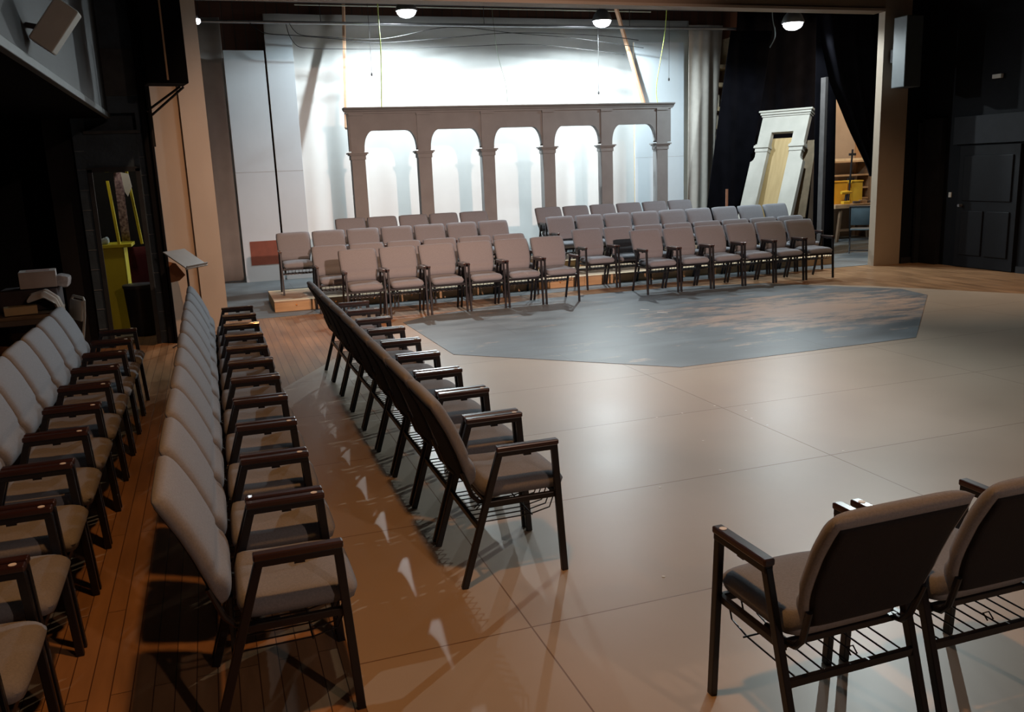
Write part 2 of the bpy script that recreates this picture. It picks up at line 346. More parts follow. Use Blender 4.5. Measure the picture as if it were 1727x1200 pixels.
def make_chair(label, group):
    t = thing('armchair', label, 'chair', group=group)
    bm = bm_new(); pillow(bm, seat_f, 16, 16); obj('seat', bm, FABRIC, t, 'all')
    bm = bm_new(); pillow(bm, back_f, 16, 28); obj('backrest', bm, FABRIC, t, 'all')
    bm = bm_new(); pillow(bm, panel_f, 10, 16); obj('back_panel', bm, BACKFB, t, 'all', label='near-black fabric back panel')
    X = .242
    for s in (-1, 1):
        bm = bm_new(); bar(bm, (s * X, .24, .0), (s * X, .205, .605), .024, .030, .003); obj('leg', bm, FRAME, t)
        bm = bm_new(); bar(bm, (s * X, -.24, .0), (s * X, -.052, .605), .024, .030, .003); obj('leg', bm, FRAME, t)
        bm = bm_new(); bar(bm, (s * X, -.065, .602), (s * X, .219, .602), .030, .024, .003)
        bar(bm, (s * X, .06, .588), (s * X, .095, .588), .012, .016)
        ar = obj('armrest', bm, FRAME, t)
        bm = bm_new(); box(bm, (s * X, .077, .625), (.040, .292, .024), bev=.006, seg=2); obj('arm_pad', bm, ARMW, ar, label='mahogany-coloured arm pad')
        if s < 0:
            bm = bm_new(); lathe(bm, [(.0125, .637), (.0125, .6385)], (s * X, .185, 0), 14); obj('number_tag', bm, TAGM, ar, label='small round cream sticker')
        bm = bm_new(); bar(bm, (s * .225, .225, .372), (s * .225, -.125, .372), .022, .026, .003); obj('side_rail', bm, FRAME, t)
        bm = bm_new(); tube(bm, [(s * .20, .0, .375), (s * .20, -.10, .372), (s * .20, -.145, .38), (s * .20, -.175, .415), (s * .205, -.195, .47), (s * .21, -.215, .53)], .011, 8); obj('back_bracket', bm, FRAME, t, True)
    bm = bm_new(); bar(bm, (-.228, .222, .372), (.228, .222, .372), .022, .026, .003); obj('front_rail', bm, FRAME, t)
    bm = bm_new(); bar(bm, (-.228, -.105, .372), (.228, -.105, .372), .022, .022, .003); obj('rear_rail', bm, FRAME, t)
    bm = bm_new(); bar(bm, (-.235, -.158, .272), (.235, -.158, .272), .018, .026, .002); obj('stretcher', bm, FRAME, t)
    bm = bm_new()
    for k in range(9):
        x = -.20 + k * .05; tube(bm, [(x, -.158, .280), (x, .10, .282), (x, .19, .30), (x, .215, .362)], .0032, 5)
    tube(bm, [(-.215, .10, .284), (.215, .10, .284)], .0035, 5)
    tube(bm, [(.03, -.12, .282), (.03, -.10, .30), (.055, -.10, .30), (.055, -.12, .282)], .0028, 5)
    obj('book_rack', bm, FRAME, t, True)
    return t
proto = None
def place(loc, rz, label, group, jit=.002):
    global proto
    loc = (loc[0] + random.uniform(-jit, jit), loc[1] + random.uniform(-jit, jit), loc[2]); rz += random.uniform(-.009, .009)
    if proto is None:
        proto = make_chair(label, group); proto.location = loc; proto.rotation_euler = (0, 0, rz)
    else: dup(proto, loc, rz, label, group)
FT = .0052
# rows facing +x (to the right): front feet line x
def row_x(xf_, y_first, n, pitch, z, rowname, group):
    for i in range(n):
        yy = y_first + (i + .5) * pitch
        place((xf_ - .24, yy, z), -PI / 2, 'grey padded armchair, %s from the camera in %s' % (ORD[i], rowname), group)
row_x(.325, 2.74, 11, .545, .0002, 'the second row from the left', 'armchairs in the second row from the left')
row_x(1.385, 3.44, 9, .545, .0052, 'the row whose dark backs line the aisle', 'armchairs whose backs line the aisle')
row_x(-.665, 1.40, 12, .545, .0002, 'the leftmost row by the table', 'armchairs in the leftmost row')
# two chairs at lower right, facing the stage
for i, nm in enumerate(['left one of the two seen from behind at lower right', 'right one of the pair seen from behind, cut by the photo edge']):
    place((1.465 + .264 + i * .555, 2.13, .0052), 0, 'grey armchair, ' + nm, 'armchairs seen from behind at lower right')
# rows facing the camera (-y)
def row_y(x_left, y_front, n, pitch, z, rowname, group):
    for i in range(n):
        place((x_left + (i + .5) * pitch, y_front + .24, z), PI, 'grey armchair, %s from the left in %s' % (ORD[i], rowname), group)
row_y(1.52, 10.97, 6, .535, .0052, 'the front row of the left seating block', 'front row of the left seating block')
row_y(5.74, 10.97, 6, .535, .0092, 'the front row of the right seating block', 'front row of the right seating block')
row_y(1.28, 11.93, 6, .535, .004, 'the second row of the left seating block', 'second row of the left seating block')
row_y(5.23, 11.93, 8, .535, .004, 'the second row of the right seating block', 'second row of the right seating block')
row_y(.90, 13.07, 7, .53, .15, 'the third, raised row of the left block', 'third row of the left seating block')
row_y(5.27, 13.10, 9, .528, .15, 'the third, raised row of the right block', 'third row of the right seating block')
row_y(1.93, 14.10, 5, .533, .265, 'the rearmost row of the left block', 'rearmost row of the left seating block')
row_y(5.45, 14.10, 6, .531, .265, 'the rearmost row of the right block', 'rearmost row of the right seating block')

# ------------------------------------------------------------------ seating platforms
def platform(x0, x1, y0, y1, z0, z1, label, group):
    t = thing('platform', label, 'platform', ((x0 + x1) / 2, (y0 + y1) / 2, z0), 0, group)
    hx, hy, h = (x1 - x0) / 2, (y1 - y0) / 2, z1 - z0
    g = .002
    bm = bm_new()
    b2(bm, -hx + g, hx - g, -hy, -hy + .02, 0, h - .019); b2(bm, -hx + g, hx - g, hy - .02, hy, 0, h - .019)
    b2(bm, -hx + g, -hx + .022, -hy + .02, hy - .02, 0, h - .019); b2(bm, hx - .022, hx - g, -hy + .02, hy - .02, 0, h - .019)
    obj('frame', bm, RAWPLY, t)
    bm = bm_new(); b2(bm, -hx + g, hx - g, -hy, hy, h - .019, h, .002); obj('deck', bm, mat('platform_deck', (.30, .20, .13), .6, col2=(.42, .30, .19), scale=2.5, stretch=(1, 4, 1)), t)
    bm = bm_new(); b2(bm, -hx + g, hx - g, -hy, -hy + .14, h, h + .0015); b2(bm, -hx + g, hx - g, hy - .14, hy, h, h + .0015); obj('edge_strip', bm, PALEWOOD, t, label='pale pine strip along the deck edges')
    bm = bm_new()
    k = int(hx * 2 / .55)
    for i in range(k):
        x = -hx + .3 + i * .55; lathe(bm, [(.012, 0), (.012, .008), (.006, .012)], (0, 0, 0), 10)
        vs = bm.verts[-30:] if False else list(bm.verts)[-30:]
        for v in vs: v.co = Vector((x + v.co.x, -hy - v.co.z, h * .55 + v.co.y))
    obj('bolt_head', bm, mat('orange_bolt', (.7, .30, .08), .3, metal=.8, var=.1), t)  # small orange metallic discs along the platform front
    return t
gp = 'low wooden seating platforms'
# widths of the four lower units
for i, (x0, x1) in enumerate([(.73, 3.08), (3.08, 5.44), (5.44, 7.80), (7.80, 10.15)]):
    platform(x0, x1, 12.46, 13.76, .004, .148, ['low plywood platform at the left end of the third rows', 'low plywood platform, second from the left, under the third rows', 'low plywood platform, third from the left, under the third rows', 'low plywood platform at the right end of the third rows'][i], gp)
platform(1.80, 4.72, 13.78, 14.98, .004, .263, 'higher wooden platform under the rearmost left row', gp)
platform(5.30, 8.78, 13.78, 14.98, .004, .263, 'higher wooden platform under the rearmost right row', gp)

# ================================================================== STAGE SCENERY
# colonnade
ax0, ax1 = 2.36, 8.46; pitch = (8.27 - 2.49) / 5
t = thing('arcade_facade', 'grey painted six-column arcade set piece standing behind the chairs', 'scenery', (5.41, 15.2, .004))
cx = [2.49 + pitch * i - 5.41 for i in range(6)]
bm = bm_new()
zb, zt, zs = 2.555, 2.90, 2.24
# build the arch screen as vertical strips (robust instead of one concave face)
def arch_z(x):
    for i in range(5):
        Lx, R = cx[i] + .12, cx[i + 1] - .12
        if Lx < x < R:
            w = .17; d = min(x - Lx, R - x)
            if d >= w: return zb
            return zs + (zb - zs) * math.sqrt(max(0, 1 - ((w - d) / w) ** 2))
    return zs - .02
xs = [ax0 - 5.41, ax1 - 5.41]
for i in range(6): xs += [cx[i] - .12, cx[i] + .12, cx[i] - .1201, cx[i] + .1201]
for i in range(5):
    Lx, R = cx[i] + .12, cx[i + 1] - .12
    for k in range(1, 9):
        q = .17 * (1 - math.cos(k / 8 * PI / 2)); xs += [Lx + q, R - q]
xs = sorted(set(round(x, 4) for x in xs))
yf, yb = -.06, .06
def zz(x, side):
    e = 1e-5 * side
    return arch_z(x + e)
for a, b in zip(xs, xs[1:]):
    if b - a < 5e-5: continue
    za, zbb = zz(a, 1), zz(b, -1)
    F = [bm.verts.new((a, yf, za)), bm.verts.new((b, yf, zbb)), bm.verts.new((b, yf, zt)), bm.verts.new((a, yf, zt))]
    K = [bm.verts.new((v.co.x, yb, v.co.z)) for v in F]
    bm.faces.new(F); bm.faces.new(K[::-1]); bm.faces.new((F[0], K[0], K[1], F[1])); bm.faces.new((F[3], F[2], K[2], K[3]))
b2(bm, ax0 - 5.412, ax0 - 5.41, yf, yb, zs - .02, zt); b2(bm, ax1 - 5.41, ax1 - 5.408, yf, yb, zs - .02, zt)
bmesh.ops.remove_doubles(bm, verts=bm.verts, dist=.0002)
obj('arch_screen', bm, ARCHM, t)
bm = bm_new()
prism(bm, [(-.06, 2.86), (-.075, 2.87), (-.09, 2.895), (-.13, 2.915), (-.13, 2.935), (.09, 2.935), (.09, 2.90), (.06, 2.90)], ax0 - 5.41 - .06, ax1 - 5.41 + .06, 'YZ')
b2(bm, ax0 - 5.41 - .03, ax1 - 5.41 + .03, -.085, .06, 2.835, 2.862)
obj('cornice', bm, ARCHM, t)
for i in range(6):
    bm = bm_new(); b2(bm, cx[i] - .115, cx[i] + .115, -.085, .085, 0, 2.10, .004); b2(bm, cx[i] - .135, cx[i] + .135, -.10, .10, 0, .16, .004); col = obj('column', bm, ARCHM, t)
    bm = bm_new(); b2(bm, cx[i] - .128, cx[i] + .128, -.097, .097, 2.08, 2.15, .003); b2(bm, cx[i] - .148, cx[i] + .148, -.115, .115, 2.15, 2.175, .003); b2(bm, cx[i] - .168, cx[i] + .168, -.135, .135, 2.175, 2.20, .003); obj('capital', bm, ARCHM, col)
    bm = bm_new(); b2(bm, cx[i] - .11, cx[i] + .11, -.078, -.06, 2.2, 2.80); b2(bm, cx[i] - .12, cx[i] + .12, -.10, -.06, 2.80, 2.835); obj('pilaster', bm, ARCHM, col)

# braces
PINE = mat('orange_pine_lumber', (.62, .36, .22), .55, col2=(.72, .45, .3), scale=6, stretch=(8, 8, .6))
bm = bm_new(); bar(bm, (2.50, 16.28, 2.66), (2.78, 17.16, 5.30), .045, .10, .003); o = obj('lumber_brace', bm, PINE); setorigin(o, (2.50, 16.28, 2.66)); tag(o, 'upright pine board hanging behind the left end of the arcade top', 'board', 'lumber braces above the arcade')
bm = bm_new(); bar(bm, (8.615, 16.39, 2.80), (7.84, 16.46, 5.30), .075, .045, .003, .4); o = obj('lumber_brace', bm, PINE); setorigin(o, (8.66, 16.28, 2.78)); tag(o, 'slanting pine board rising from the arcade top at right', 'board', 'lumber braces above the arcade')

# cloth builder
def cloth(bm, x0, x1, z0, z1, y, fold, nx=120, nz=14, seed=1, flare=0., bot=(0, 0), top_amp=.4, thick=.006, kx=None):
    rnd = random.Random(seed); ph = [rnd.uniform(0, 6.3) for _ in range(5)]; fr = [rnd.uniform(.6, 1.4) for _ in range(5)]
    def yy(u, v, x):
        a = fold * (top_amp + (1 - top_amp) * (1 - v))
        loc = kx(x) if kx else 1.
        return y + a * loc * (math.sin(x * 9 * fr[0] + ph[0] + .5 * math.sin(x * 3 + ph[3])) * .6 + math.sin(x * 21 * fr[1] + ph[1] + (1 - v)) * .3 + math.sin(x * 4 * fr[2] + ph[2]) * .35)
    G = []
    for i in range(nx + 1):
        u = i / nx; col = []
        for j in range(nz + 1):
            v = j / nz; xa = x0 + bot[0] * (1 - v); xb = x1 + bot[1] * (1 - v); x = xa + (xb - xa) * u
            col.append((x, yy(u, v, x), z0 + (z1 - z0) * v))
        G.append(col)
    V = [[bm.verts.new(p) for p in c] for c in G]; K = [[bm.verts.new((p[0], p[1] + thick, p[2])) for p in c] for c in G]
    for i in range(nx):
        for j in range(nz):
            bm.faces.new((V[i][j], V[i + 1][j], V[i + 1][j + 1], V[i][j + 1])); bm.faces.new((K[i][j], K[i][j + 1], K[i + 1][j + 1], K[i + 1][j]))
    for i in range(nx):
        bm.faces.new((V[i][0], K[i][0], K[i + 1][0], V[i + 1][0])); bm.faces.new((V[i][nz], V[i + 1][nz], K[i + 1][nz], K[i][nz]))
    for j in range(nz):
        bm.faces.new((V[0][j], V[0][j + 1], K[0][j + 1], K[0][j])); bm.faces.new((V[nx][j], K[nx][j], K[nx][j + 1], V[nx][j + 1]))
bm = bm_new(); cloth(bm, 1.3, 10.1, .02, 4.77, 17.3, .06, 300, 16, 3, top_amp=.3, kx=lambda x: 1.3 if x < 3.0 else (.45 if x < 7.6 else .8)); o = obj('backdrop_curtain', bm, MUSLIN, None, 'all'); setorigin(o, (5.6, 17.3, .02)); tag(o, 'wide white muslin backdrop curtain hanging behind the arcade', 'curtain')
bm = bm_new(); cloth(bm, 9.62, 10.42, .02, 4.55, 16.45, .07, 60, 12, 9, bot=(0, -.32)); o = obj('drape', bm, mat('offwhite_drape', (.50, .48, .44), .9, var=.06), None, 'all'); setorigin(o, (10, 16.45, .02)); tag(o, 'cream folded drape at the right end of the white backdrop', 'curtain')
bm = bm_new(); cloth(bm, -.5, .52, .02, 4.6, 16.75, .06, 60, 10, 5); o = obj('drape', bm, GREYCL, None, 'all'); setorigin(o, (0, 16.75, .02)); tag(o, 'grey drape hanging left of the white flats', 'curtain')
# flats
def flat(x0, x1, z1, y, lab, lean=0.):
    t = thing('scenery_flat', lab, 'scenery', ((x0 + x1) / 2, y, .004), 0, 'white scenery flats')
    h = (x1 - x0) / 2
    bm = bm_new(); b2(bm, -h, h, -.012, .012, 0, z1, .002); obj('face_panel', bm, WHITE, t)
    bm = bm_new(); b2(bm, -h, -h + .06, .012, .05, 0, z1); b2(bm, h - .06, h, .012, .05, 0, z1); b2(bm, -h + .06, h - .06, .012, .05, 0, .07); b2(bm, -h + .06, h - .06, .012, .05, z1 / 2, z1 / 2 + .06); obj('rear_frame', bm, PALEWOOD, t)
    bm = bm_new(); b2(bm, -h, h, -.0135, -.012, 1.95, 1.955); obj('seam', bm, mat('grey_seam', (.35, .36, .37), .8, var=.1), t)
    return t
f1 = flat(.52, 1.20, 4.02, 16.5, 'left one of the tall white flats, with a brick-red patch low down')
bm = bm_new(); b2(bm, -.22, .345, -.016, -.013, .30, .73); obj('red_patch', bm, mat('brick_red_paint', (.22, .06, .035), .7, var=.12), f1, label='brick-red painted rectangle')
flat(1.235, 1.70, 4.28, 16.5, 'narrow tall white flat beside the left end of the backdrop')
flat(8.42, 9.55, 4.22, 16.55, 'white flat behind the right end of the arcade')
# batten pipe, suspended
t = thing('batten_pipe', 'long horizontal steel batten pipe above the white backdrop', 'pipe', (5.2, 16.3, 4.46))
bm = bm_new(); tube(bm, [(-5.2, 0, 0), (5.6, 0, 0)], .028, 10); obj('pipe', bm, STEEL, t, True)
for x in (-3, 0, 3):
    bm = bm_new(); tube(bm, [(x, 0, .02), (x, 0, .89)], .006, 6); obj('hanger', bm, CABLE, t)
t = thing('upper_pipe', 'thin pale conduit running just below the stage ceiling', 'pipe', (5.2, 16.55, 4.80))
bm = bm_new(); tube(bm, [(-3.4, 0, 0), (3.6, 0, 0)], .012, 8); obj('conduit', bm, mat('pale_conduit', (.45, .45, .38), .5, var=.1), t, True)
for x in (-3, -1.5, 0, 1.5, 3):
    bm = bm_new(); tube(bm, [(x, 0, .0), (x, 0, .55)], .004, 6); obj('hanger', bm, CABLE, t)
# hung cables
def smooth_path(pts, n=6):
    out = []; P = [Vector(p) for p in pts]
    for i in range(len(P) - 1):
        p0, p1, p2, p3 = P[max(i - 1, 0)], P[i], P[i + 1], P[min(i + 2, len(P) - 1)]
        for k in range(n):
            t = k / n; out.append(.5 * ((2 * p1) + (-p0 + p2) * t + (2 * p0 - 5 * p1 + 4 * p2 - p3) * t * t + (-p0 + 3 * p1 - 3 * p2 + p3) * t ** 3))
    out.append(P[-1]); return out
def cable(name, pts, r, m_, lab, cat, group=None):
    bm = bm_new(); tube(bm, smooth_path(pts), r, 6); o = obj(name, bm, m_, None, True); setorigin(o, pts[0]); tag(o, lab, cat, group); return o
cable('hung_cable', [(1.0, 16.27, 4.44), (1.12, 16.24, 4.33)] + [(x, 16.22, z) for x, z in [(1.30, 4.26), (1.75, 4.235), (2.39, 4.19), (3.23, 4.13), (4.57, 4.23), (5.74, 4.32), (7.45, 4.29), (8.35, 4.21)]], .007, CABLE, 'black cable swagging across the backdrop just under the pipe', 'cable', 'cables swagging across the backdrop')
cable('hung_cable', [(1.60, 16.27, 4.43), (1.64, 16.2, 4.22)] + [(x, 16.2, z) for x, z in [(1.76, 4.06), (1.98, 4.025), (2.4, 4.015), (3.21, 4.02), (4.76, 4.07), (6.17, 4.11), (8.04, 3.94)]], .006, CABLE, 'lowest black cable crossing the top of the white backdrop', 'cable', 'cables swagging across the backdrop')
cable('hung_cable', [(1.66, 16.27, 4.44), (1.72, 16.2, 4.32)] + [(x, 16.18, z) for x, z in [(1.84, 4.24), (2.2, 4.215), (3.25, 4.19), (4.48, 4.40), (5.75, 4.31), (6.97, 4.23), (8.44, 4.06)]], .006, CABLE, 'black cable peaking above the middle of the backdrop', 'cable', 'cables swagging across the backdrop')
cable('rope', [(3.03, 15.2, 5.3), (3.01, 15.2, 4.47), (3.01, 15.2, 3.81), (2.96, 15.2, 2.945)], .009, ROPE, 'yellow-green rope dropping to the left part of the arcade top', 'rope', 'yellow-green ropes holding the arcade')
cable('rope', [(8.45, 15.2, 5.3), (8.38, 15.2, 4.25), (8.20, 15.2, 3.30), (8.21, 15.2, 2.945)], .007, ROPE, 'yellow-green rope dropping to the right end of the arcade top', 'rope', 'yellow-green ropes holding the arcade')
def pull(x, y, z, ztop, lab):
    t = thing('pull_cord', lab, 'cord', (x, y, z), 0, 'hanging pull cords')
    bm = bm_new(); tube(bm, [(0, 0, .03), (.01, 0, (ztop - z) * .5), (-.01, 0, ztop - z)], .0035, 6); obj('cord', bm, CABLE, t)
    bm = bm_new(); lathe(bm, [(.004, .05), (.016, .03), (.018, 0), (.008, -.015)], (0, 0, 0), 10); obj('pull_knob', bm, CABLE, t, True)
pull(2.98, 16.0, 3.55, 5.35, 'black pull cord hanging before the left bright patch of backdrop')
pull(7.37, 16.0, 3.19, 5.35, 'black pull cord hanging right of the backdrop middle')
pull(8.79, 15.8, 3.41, 5.35, 'black pull cord hanging before the right white flat')
cable('thin_wire', [(5.22, 15.9, 4.9), (5.30, 15.9, 3.96), (5.44, 15.9, 3.39), (5.46, 15.9, 3.05)], .004, mat('thin_green_wire', (.12, .16, .10), .6, var=.1), 'thin wire dangling over the middle of the arcade', 'wire')
cable('loose_wire', [(8.80, 12.5, 5.3), (8.81, 12.5, 4.29), (8.82, 12.5, 4.02), (8.87, 12.5, 3.82), (8.86, 12.5, 3.70), (8.78, 12.5, 3.57)], .008, mat('blue_grey_wire', (.16, .22, .25), .6, var=.1), 'loose grey wire dangling below the proscenium header at right', 'wire')

# lamps
def lamp(x, y, z, ztop, lab, tilt=0.):
    t = thing('high_bay_lamp', lab, 'lamp', (x, y, z), 0, 'high-bay stage lamps')
    bm = bm_new(); lathe(bm, [(.185, -.02), (.19, 0), (.15, .10), (.09, .17), (.06, .19), (.06, .30), (.03, .32)], (0, 0, 0), 24); obj('reflector_shade', bm, REFL, t, True)
    bm = bm_new(); lathe(bm, [(.165, -.021), (.155, -.06), (.12, -.10), (.06, -.125), (.02, -.13)], (0, 0, 0), 24); obj('lens', bm, GLOW, t, True)
    bm = bm_new(); tube(bm, [(0, 0, .3), (0, 0, ztop - z)], .01, 6); obj('stem', bm, DKSTEEL, t)
lamp(3.58, 15.6, 4.58, 5.35, 'glowing high-bay lamp above the left part of the arcade')
lamp(7.28, 15.6, 4.47, 5.35, 'glowing high-bay lamp above the right part of the arcade')
lamp(9.72, 13.2, 4.08, 5.35, 'glowing high-bay lamp at far right, near the proscenium column')
t = thing('wall_light', 'tiny bright lamp at the inner edge of the left proscenium', 'lamp', (.12, 12.3, 3.78))
bm = bm_new(); lathe(bm, [(.02, 0), (.035, .03), (.03, .06)], (0, 0, 0), 12); obj('bulb', bm, GLOW, t, True)
bm = bm_new(); b2(bm, -.06, .01, -.02, .02, .06, .10); obj('bracket', bm, DKSTEEL, t)

# ------------------------------------------------------------------ backstage right
def drape(x0, x1, y, z0, z1, bot, lab, seed, fold=.06):
    bm = bm_new(); cloth(bm, x0, x1, z0, z1, y, fold, 60, 10, seed, bot=bot); o = obj('masking_drape', bm, VOID, None, 'all'); setorigin(o, ((x0 + x1) / 2, y, z0)); return tag(o, lab, 'curtain', 'black masking drapes')
drape(9.98, 10.95, 15.5, .02, 4.3, (-.62, -.78), 'black drape beside the white backdrop, pulled left at its foot', 11)
drape(10.6, 12.75, 16.2, .02, 4.9, (-.2, -.35), 'black drape hanging behind the leaning white portal', 12)
drape(10.80, 11.25, 13.98, .02, 4.7, (.08, .14), 'narrow black drape at the left side of the shop opening', 13, .04)
# swept-back triangular drape
bm = bm_new()
nx, nz = 40, 24
for sgn in (0,):
    V = []
    for i in range(nx + 1):
        u = i / nx; col = []
        for j in range(nz + 1):
            v = j / nz; z = 1.45 + v * 3.55
            xl = interp([(1.45, 11.32), (1.63, 11.24), (2.26, 10.83), (3.06, 10.40), (3.65, 10.22), (5.1, 10.0)], z); xr = 11.55
            x = xl + (xr - xl) * u
            col.append((x, 13.0 + .05 * math.sin(u * 22 + v * 2), z))
        V.append([bm.verts.new(p) for p in col])
    K = [[bm.verts.new((q.co.x, q.co.y + .008, q.co.z)) for q in c] for c in V]
    for i in range(nx):
        for j in range(nz):
            bm.faces.new((V[i][j], V[i + 1][j], V[i + 1][j + 1], V[i][j + 1])); bm.faces.new((K[i][j], K[i][j + 1], K[i + 1][j + 1], K[i + 1][j]))
o = obj('masking_drape', bm, VOID, None, 'all'); setorigin(o, (11, 13, 1.45)); tag(o, 'black drape swept diagonally to the right proscenium column', 'curtain', 'black masking drapes')
bm = bm_new(); bar(bm, (10.76, 13.62, .004), (10.74, 13.62, 3.22), .13, .06, .004); o = obj('black_post', bm, mat('charcoal_lumber', (.06, .055, .055), .7, var=.2)); setorigin(o, (10.76, 13.62, .004)); tag(o, 'dark upright post left of the shop opening', 'post')

# lumber shelf seen past the drape
t = thing('storage_shelf', 'wooden storage rack glimpsed between backdrop and black drape', 'shelf', (10.55, 17.15, 0))
for x in (-.42, .42):
    bm = bm_new(); b2(bm, x - .03, x + .03, -.25, .25, 0, 4.4); obj('upright', bm, PALEWOOD, t)
for k, z in enumerate((2.20, 2.50, 2.88, 3.38, 3.75)):
    bm = bm_new(); b2(bm, -.39, .39, -.28, .28, z, z + .08); obj('shelf_board', bm, PALEWOOD, t)
for k, (z, n) in enumerate([(2.28, 6), (2.58, 5), (2.96, 5), (3.46, 4)]):
    for i in range(n):
        h = random.uniform(.14, .26); bm = bm_new(); b2(bm, 0, random.uniform(.04, .09), -.1, .1, 0, h)
        o = obj('scrap_block', bm, mat('scrap_%d' % (i % 3), [(.5, .45, .36), (.16, .13, .10), (.34, .2, .1)][i % 3], .7, var=.2)); o.location = (10.55 - .37 + i * .13, 17.05, z)
        tag(o, 'small offcut standing on the storage rack, %s shelf from the bottom' % ORD[k], 'offcut', 'offcuts on the storage rack')

# leaning white portal
P = thing('portal_frame', 'leaning white-painted portal frame with capitals, resting against the black drapes', 'scenery', (9.98, 14.5, .03))
P.rotation_euler = (Matrix.Rotation(math.radians(-65), 3, 'Z') @ Matrix.Rotation(math.radians(-22), 3, 'X')).to_euler(); P.scale = (1.0, 1.0, 1.045)
PW = mat('portal_white_paint', (.40, .39, .35), .6, var=.08, scale=4)
bm = bm_new(); b2(bm, -.50, .50, -.05, .05, 2.36, 2.70); obj('header', bm, PW, P)
bm = bm_new(); b2(bm, -.54, .54, -.10, .07, 2.70, 2.74, .004); b2(bm, -.57, .57, -.13, .07, 2.74, 2.775, .004); b2(bm, -.52, .52, -.07, .06, 2.67, 2.70); obj('cornice', bm, PW, P)
for sg in (-1, 1):
    prof = [(.235, .0), (.235, 2.36), (.5, 2.36), (.5, 2.0), (.49, 1.95), (.485, 1.88), (.50, 1.83), (.53, 1.80), (.565, 1.79), (.565, .0)]
    bm = bm_new()
    # strips in height keep the profile faces convex
    outer = [(0, .565), (1.79, .565), (1.80, .535), (1.83, .505), (1.88, .487), (1.95, .490), (2.0, .50), (2.36, .50)]
    for (za, xa), (zb2, xb) in zip(outer, outer[1:]):
        q = [(sg * .235, za), (sg * xa, za), (sg * xb, zb2), (sg * .235, zb2)]
        prism(bm, q, -.05, .05)
    leg = obj('jamb', bm, PW, P)
    bm = bm_new(); b2(bm, sg * .225 if sg > 0 else -.51, .51 if sg > 0 else -.225, -.065, .055, 1.98, 2.05, .003); b2(bm, .21 * sg, .54 * sg, -.09, .06, 2.05, 2.10, .004); b2(bm, .225 * sg, .52 * sg, -.07, .055, 2.10, 2.13, .003); obj('capital', bm, PW, leg)
bm = bm_new(); b2(bm, -.42, .42, -.009, .009, 0, 2.34, .0); o = obj('plywood_sheet', bm, mat('bare_yellow_plywood', (.46, .33, .15), .6, col2=(.36, .25, .10), scale=3, stretch=(5, 5, .6))); o.location = (10.11, 14.56, .012); o.rotation_euler = (Matrix.Rotation(math.radians(-65), 3, 'Z') @ Matrix.Rotation(math.radians(-20), 3, 'X')).to_euler(); tag(o, 'bare plywood sheet leaning behind the white portal', 'plywood')
bm = bm_new(); b2(bm, -.12, .12, -.012, .012, 0, 2.2, .0); o = obj('leaning_board', bm, mat('dull_brown_board', (.22, .17, .11), .7, var=.15)); o.location = (10.62, 14.2, .01); o.rotation_euler = (Matrix.Rotation(math.radians(-65), 3, 'Z') @ Matrix.Rotation(math.radians(-14), 3, 'X')).to_euler(); tag(o, 'dull brown board leaning right of the white portal', 'board')
bm = bm_new(); b2(bm, -.02, .02, -.012, .012, 0, 1.3, .0); o = obj('leaning_stick', bm, mat('reddish_stick', (.30, .13, .07), .7, var=.15)); o.location = (9.17, 14.3, .006); o.rotation_euler = (0, 0, 0); tag(o, 'short reddish stick standing left of the white portal', 'stick')

# workshop glimpsed through the opening
t = thing('workbench', 'rough wooden workbench in the lit workshop opening', 'table', (13.4, 15.9, .004))
bm = bm_new(); b2(bm, -.75, .75, -.35, .35, .72, .80, .004); obj('top', bm, mat('bench_wood', (.50, .34, .20), .6, var=.2, scale=3), t)
for x, y in ((-.55, -.28), (.6, -.28), (-.55, .28), (.6, .28)):
    bm = bm_new(); bar(bm, (x - .08 * (1 if x < 0 else -1), y, 0), (x, y, .72), .06, .05); obj('leg', bm, mat('bench_leg_wood', (.20, .13, .08), .7, var=.2), t)
bm = bm_new(); bar(bm, (-.6, -.28, .25), (.6, -.28, .25), .04, .05); obj('rail', bm, MATS['bench_leg_wood'], t)
for i, (x, w) in enumerate([(12.98, .44), (13.45, .30)]):
    t = thing('parts_bin', ['orange-yellow storage bin on the left of the workbench', 'yellow storage box right of the orange bin on the bench'][i], 'bin', (x, 16.0, .804), 0, 'yellow bins on the workbench')
    bm = bm_new(); b2(bm, -w / 2, w / 2, -.15, .15, 0, .46, .01); obj('tub', bm, mat('bin_yellow_%d' % i, [(.85, .42, .03), (.80, .55, .05)][i], .5, var=.05), t)
    bm = bm_new(); b2(bm, -w / 2 - .01, w / 2 + .01, -.16, .16, .46, .49, .005); obj('lid', bm, MATS['bin_yellow_%d' % i], t)
t = thing('wall_shelf_unit', 'cluttered lumber shelves above the workbench', 'shelf', (13.55, 16.5, 0))
for x in (-.5, .62):
    bm = bm_new(); b2(bm, x - .03, x + .03, -.18, .18, .004, 1.70); obj('upright', bm, MATS['bench_leg_wood'], t)
for z in (.86, 1.10, 1.38, 1.68):
    bm = bm_new(); b2(bm, -.47, .59, -.2, .2, z, z + .035); obj('shelf_board', bm, MATS['bench_wood'], t)
bm = bm_new()
for i in range(5):
    y = -.15 + i * .07; b2(bm, -.60 + random.uniform(0, .05), .70, y, y + .05, 1.716, 1.77)
o = obj('lumber_stack', bm, mat('pale_stacked_lumber', (.75, .62, .42), .6, var=.12)); setorigin(o, (0, 0, 1.716)); o.location = (13.55, 16.5, 1.716); tag(o, 'pale boards stacked on top of the workshop shelves', 'lumber')
t = thing('power_drill', 'yellow and black power tool on the workbench', 'tool', (13.0, 15.66, .806))
bm = bm_new(); b2(bm, -.09, .09, -.05, .05, 0, .07, .015); obj('battery', bm, mat('tool_yellow', (.75, .45, .03), .45, var=.05), t)
